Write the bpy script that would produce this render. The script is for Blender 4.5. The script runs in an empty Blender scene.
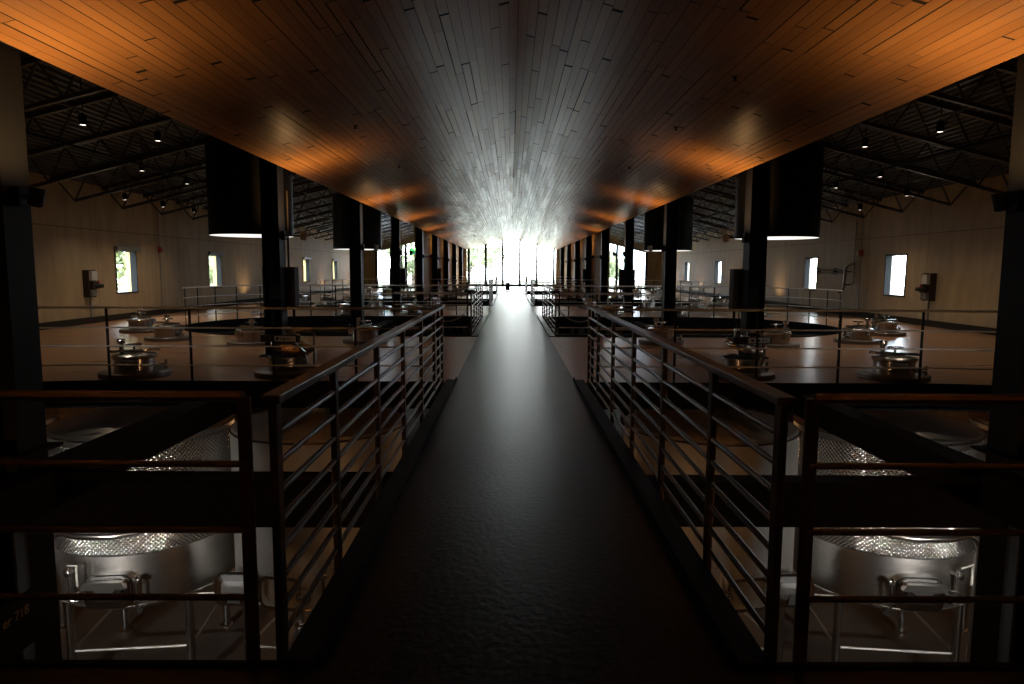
import bpy, bmesh, math, random
from mathutils import Vector, Matrix
random.seed(7)
R = math.radians
S = bpy.context.scene
COL = S.collection

# ------------------------------------------------------------------ camera, sky, exposure
cam_d = bpy.data.cameras.new('camera')
cam_d.sensor_width = 36.0
cam_d.lens = 36.0 * 683 / 1024
cam_d.clip_end = 400
cam = bpy.data.objects.new('camera', cam_d)
COL.objects.link(cam)
CAM = Vector((-0.07, 0.0, 1.54))
cam.matrix_world = (Matrix.Translation(CAM) @ Matrix.Rotation(R(-0.15), 4, 'Z')
                    @ Matrix.Rotation(R(90 - 6.1), 4, 'X') @ Matrix.Rotation(R(0.25), 4, 'Z'))
S.camera = cam
S.view_settings.view_transform = 'Standard'
S.view_settings.look = 'None'
S.view_settings.gamma = 1
S.view_settings.use_curve_mapping = False
S.view_settings.exposure = 0.55
S.cycles.use_denoising = True
S.cycles.max_bounces = 8
S.cycles.diffuse_bounces = 4
S.cycles.glossy_bounces = 4
S.cycles.transparent_max_bounces = 12
S.cycles.sample_clamp_indirect = 4.0

SKY = 15.0
w = bpy.data.worlds.new('sky')
S.world = w
w.use_nodes = True
nt = w.node_tree
nt.nodes.clear()
wo = nt.nodes.new('ShaderNodeOutputWorld')
bg = nt.nodes.new('ShaderNodeBackground')
tc = nt.nodes.new('ShaderNodeTexCoord')
no = nt.nodes.new('ShaderNodeTexNoise')
no.inputs['Scale'].default_value = 5
no.inputs['Detail'].default_value = 5
rp = nt.nodes.new('ShaderNodeValToRGB')
rp.color_ramp.elements[0].position = 0.36
rp.color_ramp.elements[0].color = (0.55, 0.74, 1.0, 1)
rp.color_ramp.elements[1].position = 0.52
rp.color_ramp.elements[1].color = (0.95, 0.98, 1.0, 1)
nt.links.new(tc.outputs['Generated'], no.inputs['Vector'])
nt.links.new(no.outputs['Fac'], rp.inputs['Fac'])
nt.links.new(rp.outputs['Color'], bg.inputs['Color'])
bg.inputs['Strength'].default_value = SKY
nt.links.new(bg.outputs['Background'], wo.inputs['Surface'])


def portal(name, loc, rot, sx, sy):
    """daylight sampling portal in a window opening; gives off nothing itself"""
    d = bpy.data.lights.new(name, 'AREA')
    d.shape = 'RECTANGLE'
    d.size, d.size_y = sx, sy
    d.cycles.is_portal = True
    o = bpy.data.objects.new(name, d)
    o.location = loc
    o.rotation_euler = rot
    COL.objects.link(o)


# ------------------------------------------------------------------ numbers of the place
WX = 11.65            # side walls
CX = 4.2              # columns
CE, CZ, CS = 4.0, 3.26, 0.25     # wood ceiling edge, its height, its slope
YB, YS, YE = -7.0, 53.5, 61.0    # rear wall, side bay end wall, centre end wall
FZ = -4.2             # lower cellar floor
OPEN = [(2.5, 9.2), (15.5, 22.1), (28.6, 35.2), (41.7, 48.2)]
DECK0 = [9.2, 22.1, 35.2, 48.2]
OX = 5.5              # openings: straight part from the walkway to here, then a round end
ROW = [5.6, 12.03, 18.45, 24.85, 31.3, 37.7, 44.1, 50.5, 57.0]
SIDE = {-1: 'left', 1: 'right'}
ORD = ['first', 'second', 'third', 'fourth', 'fifth', 'sixth', 'seventh', 'eighth', 'ninth', 'tenth',
       'eleventh', 'twelfth', 'thirteenth', 'fourteenth', 'fifteenth', 'sixteenth', 'seventeenth',
       'eighteenth', 'nineteenth', 'twentieth', 'twenty-first', 'twenty-second', 'twenty-third', 'twenty-fourth']


def roof_low(x):      # underside of the trusses
    return 3.12 + 0.25 * (11.3 - abs(x))


# ------------------------------------------------------------------ materials
def mat(name, color, rough=0.5, metal=0.0, spec=0.5, emit=None, estr=0.0, noise=0.0, nscale=6.0, bump=0.0, coat=0.0,
        stretch=None):
    m = bpy.data.materials.new(name)
    m.use_nodes = True
    n = m.node_tree
    b = n.nodes['Principled BSDF']
    b.inputs['Base Color'].default_value = (*color, 1)
    b.inputs['Roughness'].default_value = rough
    b.inputs['Metallic'].default_value = metal
    b.inputs['Specular IOR Level'].default_value = spec
    b.inputs['Coat Weight'].default_value = coat
    if emit:
        b.inputs['Emission Color'].default_value = (*emit, 1)
        b.inputs['Emission Strength'].default_value = estr
    if noise or bump:
        t = n.nodes.new('ShaderNodeTexCoord')
        x = n.nodes.new('ShaderNodeTexNoise')
        x.inputs['Scale'].default_value = nscale
        x.inputs['Detail'].default_value = 6
        v = t.outputs['Object']
        if stretch:
            mp = n.nodes.new('ShaderNodeMapping')
            mp.inputs['Scale'].default_value = stretch
            n.links.new(v, mp.inputs['Vector'])
            v = mp.outputs['Vector']
        n.links.new(v, x.inputs['Vector'])
        if noise:
            r = n.nodes.new('ShaderNodeValToRGB')
            r.color_ramp.elements[0].position = 0.3
            r.color_ramp.elements[1].position = 0.7
            r.color_ramp.elements[0].color = (*[c * (1 - noise) for c in color], 1)
            r.color_ramp.elements[1].color = (*[min(1, c * (1 + noise)) for c in color], 1)
            n.links.new(x.outputs['Fac'], r.inputs['Fac'])
            n.links.new(r.outputs['Color'], b.inputs['Base Color'])
            mr = n.nodes.new('ShaderNodeMapRange')
            mr.inputs['To Min'].default_value = rough * 0.8
            mr.inputs['To Max'].default_value = min(1, rough * 1.25)
            n.links.new(x.outputs['Fac'], mr.inputs['Value'])
            n.links.new(mr.outputs['Result'], b.inputs['Roughness'])
        if bump:
            bu = n.nodes.new('ShaderNodeBump')
            bu.inputs['Strength'].default_value = bump
            bu.inputs['Distance'].default_value = 0.01
            n.links.new(x.outputs['Fac'], bu.inputs['Height'])
            n.links.new(bu.outputs['Normal'], b.inputs['Normal'])
    return m


def math_node(n, op, a, b=None, c=None):
    k = n.nodes.new('ShaderNodeMath')
    k.operation = op
    for i, v in enumerate((a, b, c)):
        if v is None:
            continue
        if isinstance(v, (int, float)):
            k.inputs[i].default_value = v
        else:
            n.links.new(v, k.inputs[i])
    return k.outputs[0]


def plank_mat(name, c0, c1, pw=0.125, pl=2.6, along='Y', rough=(0.3, 0.5), gap=0.0035, spec=0.5):
    m = bpy.data.materials.new(name)
    m.use_nodes = True
    n = m.node_tree
    b = n.nodes['Principled BSDF']
    t = n.nodes.new('ShaderNodeTexCoord')
    s = n.nodes.new('ShaderNodeSeparateXYZ')
    n.links.new(t.outputs['Object'], s.inputs[0])
    across, length = (s.outputs['X'], s.outputs['Y']) if along == 'Y' else (s.outputs['Y'], s.outputs['Z'])
    u = math_node(n, 'DIVIDE', across, pw)
    row = math_node(n, 'FLOOR', u)
    fu = math_node(n, 'FRACT', u)
    wn = n.nodes.new('ShaderNodeTexWhiteNoise')
    wn.noise_dimensions = '1D'
    n.links.new(row, wn.inputs['W'])
    v = math_node(n, 'DIVIDE', length, pl)
    v = math_node(n, 'MULTIPLY_ADD', wn.outputs['Value'], 7.3, v)
    colm = math_node(n, 'FLOOR', v)
    fv = math_node(n, 'FRACT', v)
    cmb = n.nodes.new('ShaderNodeCombineXYZ')
    n.links.new(row, cmb.inputs[0])
    n.links.new(colm, cmb.inputs[1])
    w2 = n.nodes.new('ShaderNodeTexWhiteNoise')
    w2.noise_dimensions = '2D'
    n.links.new(cmb.outputs[0], w2.inputs['Vector'])
    sep = n.nodes.new('ShaderNodeSeparateColor')
    n.links.new(w2.outputs['Color'], sep.inputs[0])
    # grain
    mp = n.nodes.new('ShaderNodeMapping')
    mp.inputs['Scale'].default_value = (22, 0.7, 22) if along == 'Y' else (22, 22, 0.7)
    n.links.new(t.outputs['Object'], mp.inputs['Vector'])
    off = n.nodes.new('ShaderNodeVectorMath')
    off.operation = 'ADD'
    n.links.new(mp.outputs[0], off.inputs[0])
    n.links.new(w2.outputs['Color'], off.inputs[1])
    g = n.nodes.new('ShaderNodeTexNoise')
    g.inputs['Scale'].default_value = 1.6
    g.inputs['Detail'].default_value = 5
    n.links.new(off.outputs[0], g.inputs['Vector'])
    f = math_node(n, 'MULTIPLY_ADD', g.outputs['Fac'], 0.5, math_node(n, 'MULTIPLY', sep.outputs[0], 0.6))
    mix = n.nodes.new('ShaderNodeMix')
    mix.data_type = 'RGBA'
    mix.inputs[6].default_value = (*c0, 1)
    mix.inputs[7].default_value = (*c1, 1)
    n.links.new(f, mix.inputs[0])
    # open joints: wider between some rows than others
    gw = math_node(n, 'MULTIPLY_ADD', math_node(n, 'POWER', sep.outputs[0], 5.0), 0.11, math_node(n, 'MULTIPLY_ADD', math_node(n, 'POWER', wn.outputs['Value'], 4.0), 0.05, gap / pw))
    e1 = math_node(n, 'LESS_THAN', fu, gw)
    e2 = math_node(n, 'LESS_THAN', fv, math_node(n, 'MULTIPLY_ADD', math_node(n, 'POWER', sep.outputs[1], 2.5), 0.03, 0.002))
    e = math_node(n, 'MAXIMUM', e1, e2)
    mx = n.nodes.new('ShaderNodeMix')
    mx.data_type = 'RGBA'
    n.links.new(e, mx.inputs[0])
    n.links.new(mix.outputs[2], mx.inputs[6])
    mx.inputs[7].default_value = (0.008, 0.005, 0.003, 1)
    n.links.new(mx.outputs[2], b.inputs['Base Color'])
    rr = n.nodes.new('ShaderNodeMapRange')
    rr.inputs['To Min'].default_value = rough[0]
    rr.inputs['To Max'].default_value = rough[1]
    n.links.new(sep.outputs[2], rr.inputs['Value'])
    ro = math_node(n, 'MAXIMUM', rr.outputs[0], math_node(n, 'MULTIPLY', e, 0.95))
    n.links.new(ro, b.inputs['Roughness'])
    b.inputs['Specular IOR Level'].default_value = spec
    bu = n.nodes.new('ShaderNodeBump')
    bu.inputs['Strength'].default_value = 0.12
    bu.inputs['Distance'].default_value = 0.004
    h = math_node(n, 'SUBTRACT', math_node(n, 'MULTIPLY_ADD', sep.outputs[1], 0.5, math_node(n, 'MULTIPLY', g.outputs['Fac'], 0.3)), 0.0)
    n.links.new(h, bu.inputs['Height'])
    n.links.new(bu.outputs['Normal'], b.inputs['Normal'])
    return m


def dimple_mat(name):
    m = mat(name, (0.5, 0.49, 0.47), 0.27, 1.0)
    n = m.node_tree
    b = n.nodes['Principled BSDF']
    t = n.nodes.new('ShaderNodeTexCoord')
    s = n.nodes.new('ShaderNodeSeparateXYZ')
    n.links.new(t.outputs['Object'], s.inputs[0])
    ang = math_node(n, 'ARCTAN2', s.outputs['Y'], s.outputs['X'])
    u = math_node(n, 'MULTIPLY', ang, 130 / 2.0)
    v = math_node(n, 'MULTIPLY', s.outputs['Z'], math.pi / 0.058)
    a = math_node(n, 'SINE', math_node(n, 'ADD', u, v))
    c = math_node(n, 'SINE', math_node(n, 'SUBTRACT', u, v))
    h = math_node(n, 'MULTIPLY', a, c)
    h = math_node(n, 'ABSOLUTE', h)
    bu = n.nodes.new('ShaderNodeBump')
    bu.inputs['Strength'].default_value = 1.0
    bu.inputs['Distance'].default_value = 0.012
    n.links.new(h, bu.inputs['Height'])
    n.links.new(bu.outputs['Normal'], b.inputs['Normal'])
    return m


def wall_mat(name, color, axis='Y'):
    """tan board-formed concrete with vertical streaks and panel joints"""
    m = mat(name, color, 0.62, 0.0, 0.3, noise=0.16, nscale=1.6, bump=0.25, stretch=(2.2, 2.2, 0.5))
    n = m.node_tree
    b = n.nodes['Principled BSDF']
    src = b.inputs['Base Color'].links[0].from_socket
    t = n.nodes.new('ShaderNodeTexCoord')
    s = n.nodes.new('ShaderNodeSeparateXYZ')
    n.links.new(t.outputs['Object'], s.inputs[0])
    y = math_node(n, 'FRACT', math_node(n, 'DIVIDE', math_node(n, 'ADD', s.outputs[axis], 100.4), 3.15))
    e1 = math_node(n, 'LESS_THAN', y, 0.006)
    z = math_node(n, 'ABSOLUTE', math_node(n, 'SUBTRACT', s.outputs['Z'], 2.58))
    e2 = math_node(n, 'LESS_THAN', z, 0.012)
    e = math_node(n, 'MAXIMUM', e1, e2)
    mx = n.nodes.new('ShaderNodeMix')
    mx.data_type = 'RGBA'
    n.links.new(math_node(n, 'MULTIPLY', e, 0.6), mx.inputs[0])
    n.links.new(src, mx.inputs[6])
    mx.inputs[7].default_value = (0.03, 0.022, 0.015, 1)
    n.links.new(mx.outputs[2], b.inputs['Base Color'])
    return m


def glass_mat(name):
    m = bpy.data.materials.new(name)
    m.use_nodes = True
    n = m.node_tree
    n.nodes.clear()
    o = n.nodes.new('ShaderNodeOutputMaterial')
    mx = n.nodes.new('ShaderNodeMixShader')
    tr = n.nodes.new('ShaderNodeBsdfTransparent')
    tr.inputs[0].default_value = (0.96, 0.98, 0.97, 1)
    gl = n.nodes.new('ShaderNodeBsdfGlossy')
    gl.inputs['Roughness'].default_value = 0.02
    mx.inputs[0].default_value = 0.06
    n.links.new(tr.outputs[0], mx.inputs[1])
    n.links.new(gl.outputs[0], mx.inputs[2])
    n.links.new(mx.outputs[0], o.inputs[0])
    return m


M = {}
M['wood'] = plank_mat('fir_ceiling_planks', (0.27, 0.115, 0.032), (0.52, 0.25, 0.08), pw=.1, pl=2.1, rough=(0.28, 0.36), spec=0.66)
M['panel'] = plank_mat('tan_wall_boards', (0.44, 0.27, 0.11), (0.60, 0.38, 0.17), pw=0.6, pl=6.0, along='Z', rough=(0.75, 0.85), spec=0.12)
M['walk'] = mat('dark_walkway_concrete', (0.024, 0.024, 0.025), 0.33, 0, 0.22, noise=0.5, nscale=26, bump=0.28, stretch=(1.0, 1.0, 1))
M['deck'] = mat('brown_sealed_deck', (0.34, 0.180, 0.095), 0.29, 0, 0.6, noise=0.12, nscale=1.4, bump=0.012, stretch=(0.4, 2.6, 1))
M['lower'] = mat('cellar_floor', (0.075, 0.062, 0.052), 0.5, 0, 0.5, noise=0.2, nscale=1.2)
M['wall'] = wall_mat('tan_concrete_wall', (0.42, 0.315, 0.18))
M['endwall'] = wall_mat('pale_end_wall', (0.34, 0.29, 0.21), 'X')
M['black'] = mat('black_painted_steel', (0.005, 0.0053, 0.006), 0.6, 0, 0.15)
M['blue'] = mat('blue_black_steel', (0.010, 0.012, 0.016), 0.7, 0, 0.1)
M['bronze'] = mat('dark_bronze_steel', (0.12, 0.085, 0.06), 0.38, 0.5, 0.5)
M['post'] = mat('dark_railing_post', (0.022, 0.02, 0.018), 0.6, 0.1, 0.25)
M['steel'] = mat('brushed_stainless', (0.55, 0.54, 0.52), 0.24, 1.0)
M['rail'] = mat('satin_rail_steel', (0.88, 0.87, 0.85), 0.45, 0.1, 0.8)
M['ring'] = mat('dull_ring_steel', (0.20, 0.17, 0.145), 0.4, 0.6)
M['tank'] = mat('satin_stainless', (0.52, 0.51, 0.49), 0.3, 1.0, noise=0.08, nscale=3, stretch=(1, 1, 6))
M['plain'] = mat('matte_stainless', (0.42, 0.42, 0.40), 0.5, 0.75, noise=0.06, nscale=3)
M['chrome'] = mat('polished_chrome', (0.8, 0.8, 0.8), 0.15, 1.0)
M['dimple'] = dimple_mat('dimpled_jacket')
M['rubber'] = mat('black_rubber', (0.012, 0.012, 0.012), 0.6)
M['void_shade'] = mat('tank_inside_shade', (0.004, 0.004, 0.004), 0.8)
M['roof'] = mat('dark_roof_deck', (0.045, 0.045, 0.05), 0.45, 0.2, 0.5, noise=0.2, nscale=2)
M['truss'] = mat('truss_steel', (0.055, 0.053, 0.052), 0.4, 0.3, 0.5)
M['frame'] = mat('dark_window_frame', (0.016, 0.018, 0.02), 0.8, 0.0, 0.1)
M['cream'] = mat('cream_outer_reveal', (0.42, 0.32, 0.13), 0.7)
M['base'] = mat('dark_baseboard', (0.035, 0.028, 0.022), 0.85, 0, 0.1)
M['grey'] = mat('grey_enclosure', (0.20, 0.195, 0.18), 0.45)
M['dgrey'] = mat('dark_enclosure', (0.045, 0.037, 0.03), 0.7, 0, 0.12)
M['pipe'] = mat('dull_wall_pipe', (0.16, 0.125, 0.095), 0.4, 0.4)
M['pale'] = mat('pale_plastic', (0.5, 0.49, 0.45), 0.4)
M['red'] = mat('red_plastic', (0.35, 0.03, 0.02), 0.4)
M['green'] = mat('green_sign', (0.03, 0.30, 0.13), 0.4, emit=(0.03, 0.35, 0.14), estr=0.3)
M['lamp'] = mat('pendant_diffuser', (0.8, 0.8, 0.78), 0.5, emit=(1.0, 0.98, 0.93), estr=0.75)
M['warm'] = mat('warm_lamp_lens', (0.8, 0.7, 0.5), 0.4, emit=(1.0, 0.72, 0.42), estr=3.0)
M['small'] = mat('small_lamp_lens', (0.8, 0.8, 0.8), 0.4, emit=(1.0, 0.86, 0.7), estr=2.2)
M['fill_lens'] = mat('added_fill_lens', (0.8, 0.8, 0.8), 0.4, emit=(1.0, 0.95, 0.85), estr=0.6)
M['glass'] = glass_mat('window_glass')
M['chain'] = mat('grey_chain', (0.5, 0.5, 0.5), 0.4, 0.4)
M['leaf'] = mat('pale_leaves', (0.19, 0.235, 0.125), 0.6, noise=0.5, nscale=0.9)
M['bark'] = mat('grey_bark', (0.12, 0.09, 0.07), 0.9)
M['ground'] = mat('pale_dry_ground', (0.19, 0.19, 0.14), 0.9, noise=0.2, nscale=0.3)
M['toe'] = mat('walkway_toe_plate', (0.10, 0.095, 0.085), 0.35, 0.3, 0.5)
M['sign'] = mat('sign_lettering', (0.30, 0.24, 0.17), 0.5)
M['label'] = mat('white_lid_label', (0.62, 0.68, 0.75), 0.35)
M['ink'] = mat('dark_label_ink', (0.02, 0.02, 0.03), 0.5)


# ------------------------------------------------------------------ mesh builder
class MB:
    def __init__(self):
        self.v, self.f, self.sm = [], [], []

    def add(self, vs, fs, smooth=False):
        o = len(self.v)
        self.v += [tuple(v) for v in vs]
        self.f += [tuple(i + o for i in f) for f in fs]
        self.sm += [smooth] * len(fs)
        return self

    def box(self, x0, x1, y0, y1, z0, z1, mtx=None):
        vs = [Vector((x, y, z)) for z in (z0, z1) for y in (y0, y1) for x in (x0, x1)]
        if mtx:
            vs = [mtx @ v for v in vs]
        return self.add(vs, [(0, 2, 3, 1), (4, 5, 7, 6), (0, 1, 5, 4), (2, 6, 7, 3), (0, 4, 6, 2), (1, 3, 7, 5)])

    def cbox(self, x0, x1, y0, y1, z0, z1, c=0.01, mtx=None):
        """box with chamfered edges"""
        bm = bmesh.new()
        bmesh.ops.create_cube(bm, size=1)
        for v in bm.verts:
            v.co = Vector(((x0 + x1) / 2 + v.co.x * (x1 - x0), (y0 + y1) / 2 + v.co.y * (y1 - y0), (z0 + z1) / 2 + v.co.z * (z1 - z0)))
        bmesh.ops.bevel(bm, geom=bm.edges[:], offset=c, segments=2, affect='EDGES', profile=0.5)
        if mtx:
            bmesh.ops.transform(bm, matrix=mtx, verts=bm.verts)
        bm.verts.index_update()
        self.add([v.co.copy() for v in bm.verts], [tuple(v.index for v in f.verts) for f in bm.faces])
        bm.free()
        return self

    def tube(self, pts, r, seg=10, closed=False, caps=True):
        pts = [Vector(p) for p in pts]
        n = len(pts)
        rr = r if isinstance(r, (list, tuple)) else [r] * n
        tang = []
        for i in range(n):
            a = pts[(i - 1) % n] if (closed or i > 0) else pts[i]
            b = pts[(i + 1) % n] if (closed or i < n - 1) else pts[i]
            tang.append((b - a).normalized())
        up = Vector((0, 0, 1)) if abs(tang[0].z) < 0.9 else Vector((0, 1, 0))
        nv = tang[0].cross(up).normalized()
        vs, fs = [], []
        for i in range(n):
            t = tang[i]
            nv = (nv - t * nv.dot(t)).normalized()
            bv = t.cross(nv)
            for k in range(seg):
                a = 2 * math.pi * k / seg
                vs.append(pts[i] + (nv * math.cos(a) + bv * math.sin(a)) * rr[i])
        m = n if closed else n - 1
        for i in range(m):
            j = (i + 1) % n
            for k in range(seg):
                l = (k + 1) % seg
                fs.append((i * seg + k, i * seg + l, j * seg + l, j * seg + k))
        if caps and not closed:
            fs.append(tuple(range(seg - 1, -1, -1)))
            fs.append(tuple((n - 1) * seg + k for k in range(seg)))
        return self.add(vs, fs, True)

    def lathe(self, prof, seg=32, c=(0, 0, 0), cap0=False, cap1=False, mtx=None):
        """prof: (radius, z) pairs"""
        vs, fs = [], []
        for r, z in prof:
            for k in range(seg):
                a = 2 * math.pi * k / seg
                p = Vector((c[0] + r * math.cos(a), c[1] + r * math.sin(a), c[2] + z))
                vs.append(mtx @ p if mtx else p)
        for i in range(len(prof) - 1):
            for k in range(seg):
                l = (k + 1) % seg
                fs.append((i * seg + k, i * seg + l, (i + 1) * seg + l, (i + 1) * seg + k))
        if cap0:
            fs.append(tuple(range(seg - 1, -1, -1)))
        if cap1:
            fs.append(tuple((len(prof) - 1) * seg + k for k in range(seg)))
        return self.add(vs, fs, True)

    def prism(self, poly, d0, d1, axis='Y', mtx=None):
        """poly in the plane across AXIS, extruded from d0 to d1"""
        def P(a, b, d):
            p = Vector({'Y': (a, d, b), 'X': (d, a, b), 'Z': (a, b, d)}[axis])
            return mtx @ p if mtx else p
        n = len(poly)
        vs = [P(a, b, d0) for a, b in poly] + [P(a, b, d1) for a, b in poly]
        fs = [(i, (i + 1) % n, n + (i + 1) % n, n + i) for i in range(n)]
        fs += [tuple(range(n - 1, -1, -1)), tuple(range(n, 2 * n))]
        return self.add(vs, fs)

    def strip(self, rows, z0, z1):
        """slab given by rows (y, x0, x1)"""
        n = len(rows)
        vs = []
        for y, a, b in rows:
            vs += [(a, y, z1), (b, y, z1), (a, y, z0), (b, y, z0)]
        fs = []
        for i in range(n - 1):
            p, q = 4 * i, 4 * i + 4
            fs += [(p, p + 1, q + 1, q), (p + 2, q + 2, q + 3, p + 3), (p, q, q + 2, p + 2), (p + 1, p + 3, q + 3, q + 1)]
        e = 4 * (n - 1)
        fs += [(0, 2, 3, 1), (e, e + 1, e + 3, e + 2)]
        return self.add(vs, fs)

    def build(self, name, m, parent=None):
        me = bpy.data.meshes.new(name)
        me.from_pydata(self.v, [], self.f)
        me.polygons.foreach_set('use_smooth', self.sm)
        bm = bmesh.new()
        bm.from_mesh(me)
        bmesh.ops.recalc_face_normals(bm, faces=bm.faces)
        bm.to_mesh(me)
        bm.free()
        me.materials.append(m)
        if any(self.sm):
            me.set_sharp_from_angle(angle=R(40))
        o = bpy.data.objects.new(name, me)
        COL.objects.link(o)
        if parent:
            o.parent = parent
        return o


def tag(o, label=None, cat=None, group=None, kind=None):
    for k, v in (('label', label), ('category', cat), ('group', group), ('kind', kind)):
        if v:
            o[k] = v
    return o


def thing(name, label, cat, loc=(0, 0, 0), rz=0, group=None, kind=None):
    o = bpy.data.objects.new(name, None)
    COL.objects.link(o)
    o.location = loc
    o.rotation_euler = (0, 0, rz)
    o.empty_display_size = 0.2
    return tag(o, label, cat, group, kind)


def kids(o):
    return [c for c in bpy.data.objects if c.parent == o]


def copy_tree(o, parent=None):
    c = o.copy()
    COL.objects.link(c)
    if parent:
        c.parent = parent
    for ch in kids(o):
        copy_tree(ch, c)
    return c


def struct(o, label, cat):
    return tag(o, label, cat, None, 'structure')


def isection(mb, x0, x1, z0, z1, y0, y1, axis, t=0.03, web=0.02):
    """I beam: the section spans x0..x1 by z0..z1, run along AXIS from y0 to y1"""
    xm = (x0 + x1) / 2
    p = [(x0, z0), (x1, z0), (x1, z0 + t), (xm + web, z0 + t), (xm + web, z1 - t), (x1, z1 - t),
         (x1, z1), (x0, z1), (x0, z1 - t), (xm - web, z1 - t), (xm - web, z0 + t), (x0, z0 + t)]
    return mb.prism(p, y0, y1, axis)


# ------------------------------------------------------------------ room shell
struct(MB().box(-WX - .4, WX + .4, YB, YE + .3, FZ - .3, FZ).build('floor', M['lower']),
       'dull concrete floor of the cellar below the decks', 'floor')
struct(MB().box(-.82, .82, YB, YE, -.3, 0.006).build('walkway_floor', M['walk']),
       'long dark concrete walkway down the middle of the hall', 'walkway')


def arc(s, y0, y1, a0, a1, n=18, dr=0.0):
    """points on the round end of an opening, a0..a1 in degrees (0 = far end, 180 = camera end)"""
    yc, r = (y0 + y1) / 2, (y1 - y0) / 2 + dr
    return [(s * (OX + r * math.sin(R(a0 + (a1 - a0) * i / n))), yc + r * math.cos(R(a0 + (a1 - a0) * i / n))) for i in range(n + 1)]


for s in (-1, 1):
    mb = MB()
    ys = YB
    struct(MB().strip([(YB, s * .82, s * WX), (OPEN[0][0], s * .82, s * WX)], -.3, 0).build('landing_floor', M['walk']),
           f'dark landing floor around the camera, {SIDE[s]} part', 'floor')
    ys = None
    for (y0, y1) in OPEN:
        if ys is not None:
            mb.strip([(ys, s * .82, s * WX), (y0, s * .82, s * WX)], -.3, 0)
        pts = arc(s, y0, y1, 180, 0, 28)
        mb.strip([(y, x, s * WX) for x, y in pts], -.3, 0)
        ys = y1
    mb.strip([(ys, s * .82, s * WX), (YS, s * .82, s * WX)], -.3, 0)
    mb.strip([(YS, s * .82, s * 4.5), (YE, s * .82, s * 4.5)], -.3, 0)
    struct(mb.build('deck_floor', M['deck']), f'brown sealed deck with round-ended openings on the {SIDE[s]} of the walkway', 'floor')
    # steel edge round each opening, and the walkway's own edge channel
    for i, (y0, y1) in enumerate(OPEN):
        mb = MB()
        pts = [(s * .97, y1)] + arc(s, y0, y1, 0, 180, 36) + [(s * .97, y0)]
        yc = (y0 + y1) / 2
        vs, fs = [], []
        for (x, y) in pts:
            d = Vector((x - s * OX, y - yc, 0)) if abs(x) > OX else Vector((0, y - yc, 0))
            d.normalize()
            for k, z in ((-.0, .012), (-.03, .012), (-.03, -.22), (-.12, -.22), (-.12, -.25), (-.0, -.25)):
                vs.append((x + d.x * k, y + d.y * k, z - (0.09 if z < 0 else 0)))
        for a in range(len(pts) - 1):
            for k in range(6):
                l = (k + 1) % 6
                fs.append((a * 6 + k, a * 6 + l, a * 6 + 6 + l, a * 6 + 6 + k))
        mb.add(vs, fs)
        struct(mb.build('opening_trim', M['blue']), f'black steel edge of the {ORD[i]} deck opening from the camera, {SIDE[s]} side', 'steel edge')
        mb = MB().prism([(s * .80, .0), (s * .80, .06), (s * .815, .06), (s * .815, .025), (s * .945, .025), (s * .945, -.3), (s * .82, -.3), (s * .82, .0)], y0, y1 + .12)
        struct(mb.build('walkway_kerb', M['toe'] if i else M['black']), f'steel edge channel of the walkway beside the {ORD[i]} opening, {SIDE[s]} side', 'kerb')

# side walls with window openings
WIN = {-1: [(20.15, 21.3), (26.35, 27.5), (32.3, 33.45), (38.35, 39.5), (44.7, 45.85)],
       1: [(20.3, 21.45), (26.2, 27.3), (32.3, 33.45), (38.1, 39.3), (44.9, 46.1)]}
WZ0, WZ1 = 0.76, 2.04
for s in (-1, 1):
    mb = MB()
    xa, xb = s * WX, s * (WX + .30)
    ys = YB
    for a, b in WIN[s]:
        mb.box(xa, xb, ys, a, FZ, 4.1)
        mb.box(xa, xb, a, b, FZ, WZ0)
        mb.box(xa, xb, a, b, WZ1, 4.1)
        ys = b
    mb.box(xa, xb, ys, YS + .3, FZ, 4.1)
    struct(mb.build('wall_' + SIDE[s], M['wall']), f'tan concrete wall along the {SIDE[s]} side of the hall', 'wall')
    struct(MB().cbox(s * WX, s * (WX - .06), YB, YS, 0, .17, .008).build('baseboard_' + SIDE[s], M['base']),
           f'dark baseboard at the foot of the {SIDE[s]} wall', 'baseboard')
    for i, (a, b) in enumerate(WIN[s]):
        t = thing('window_%d' % (i + 1 + (5 if s > 0 else 0)), f'small deep-set window, {ORD[i]} along the {SIDE[s]} wall', 'window', (s * WX, (a + b) / 2, 0), kind='structure')
        h = (b - a) / 2
        f = MB()
        x0, x1 = s * -.02, s * .17
        for yy in ((-h, -h + .04), (h - .04, h)):
            f.box(x0, x1, yy[0], yy[1], WZ0, WZ1)
        f.box(x0, x1, -h, h, WZ0, WZ0 + .04)
        f.box(x0, x1, -h, h, WZ1 - .04, WZ1)
        f.build('window_frame', M['frame'], t)
        o = MB()
        x0, x1 = s * .175, s * .31
        for yy in ((-h + .001, -h + .03), (h - .03, h - .001)):
            o.box(x0, x1, yy[0], yy[1], WZ0, WZ1)
        o.build('outer_reveal', M['cream'] if s < 0 else M['pale'], t)
        MB().box(s * .14, s * .15, -h + .04, h - .04, WZ0 + .04, WZ1 - .04).build('pane', M['glass'], t)
        if s < 0:
            bl = MB().cbox(.01, .13, -h - .05, h + .05, WZ1 - .02, WZ1 + .12, .01)
            bl.build('blind_box', M['grey'], t)
        portal('daylight_portal', (s * (WX + .33), (a + b) / 2, (WZ0 + WZ1) / 2), (0, R(90 * s), 0), WZ1 - WZ0, b - a)

struct(MB().box(-WX - .4, WX + .4, YB - .3, YB, FZ, 7).build('wall_back', M['wall']), 'dark wall behind the camera', 'wall')

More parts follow.
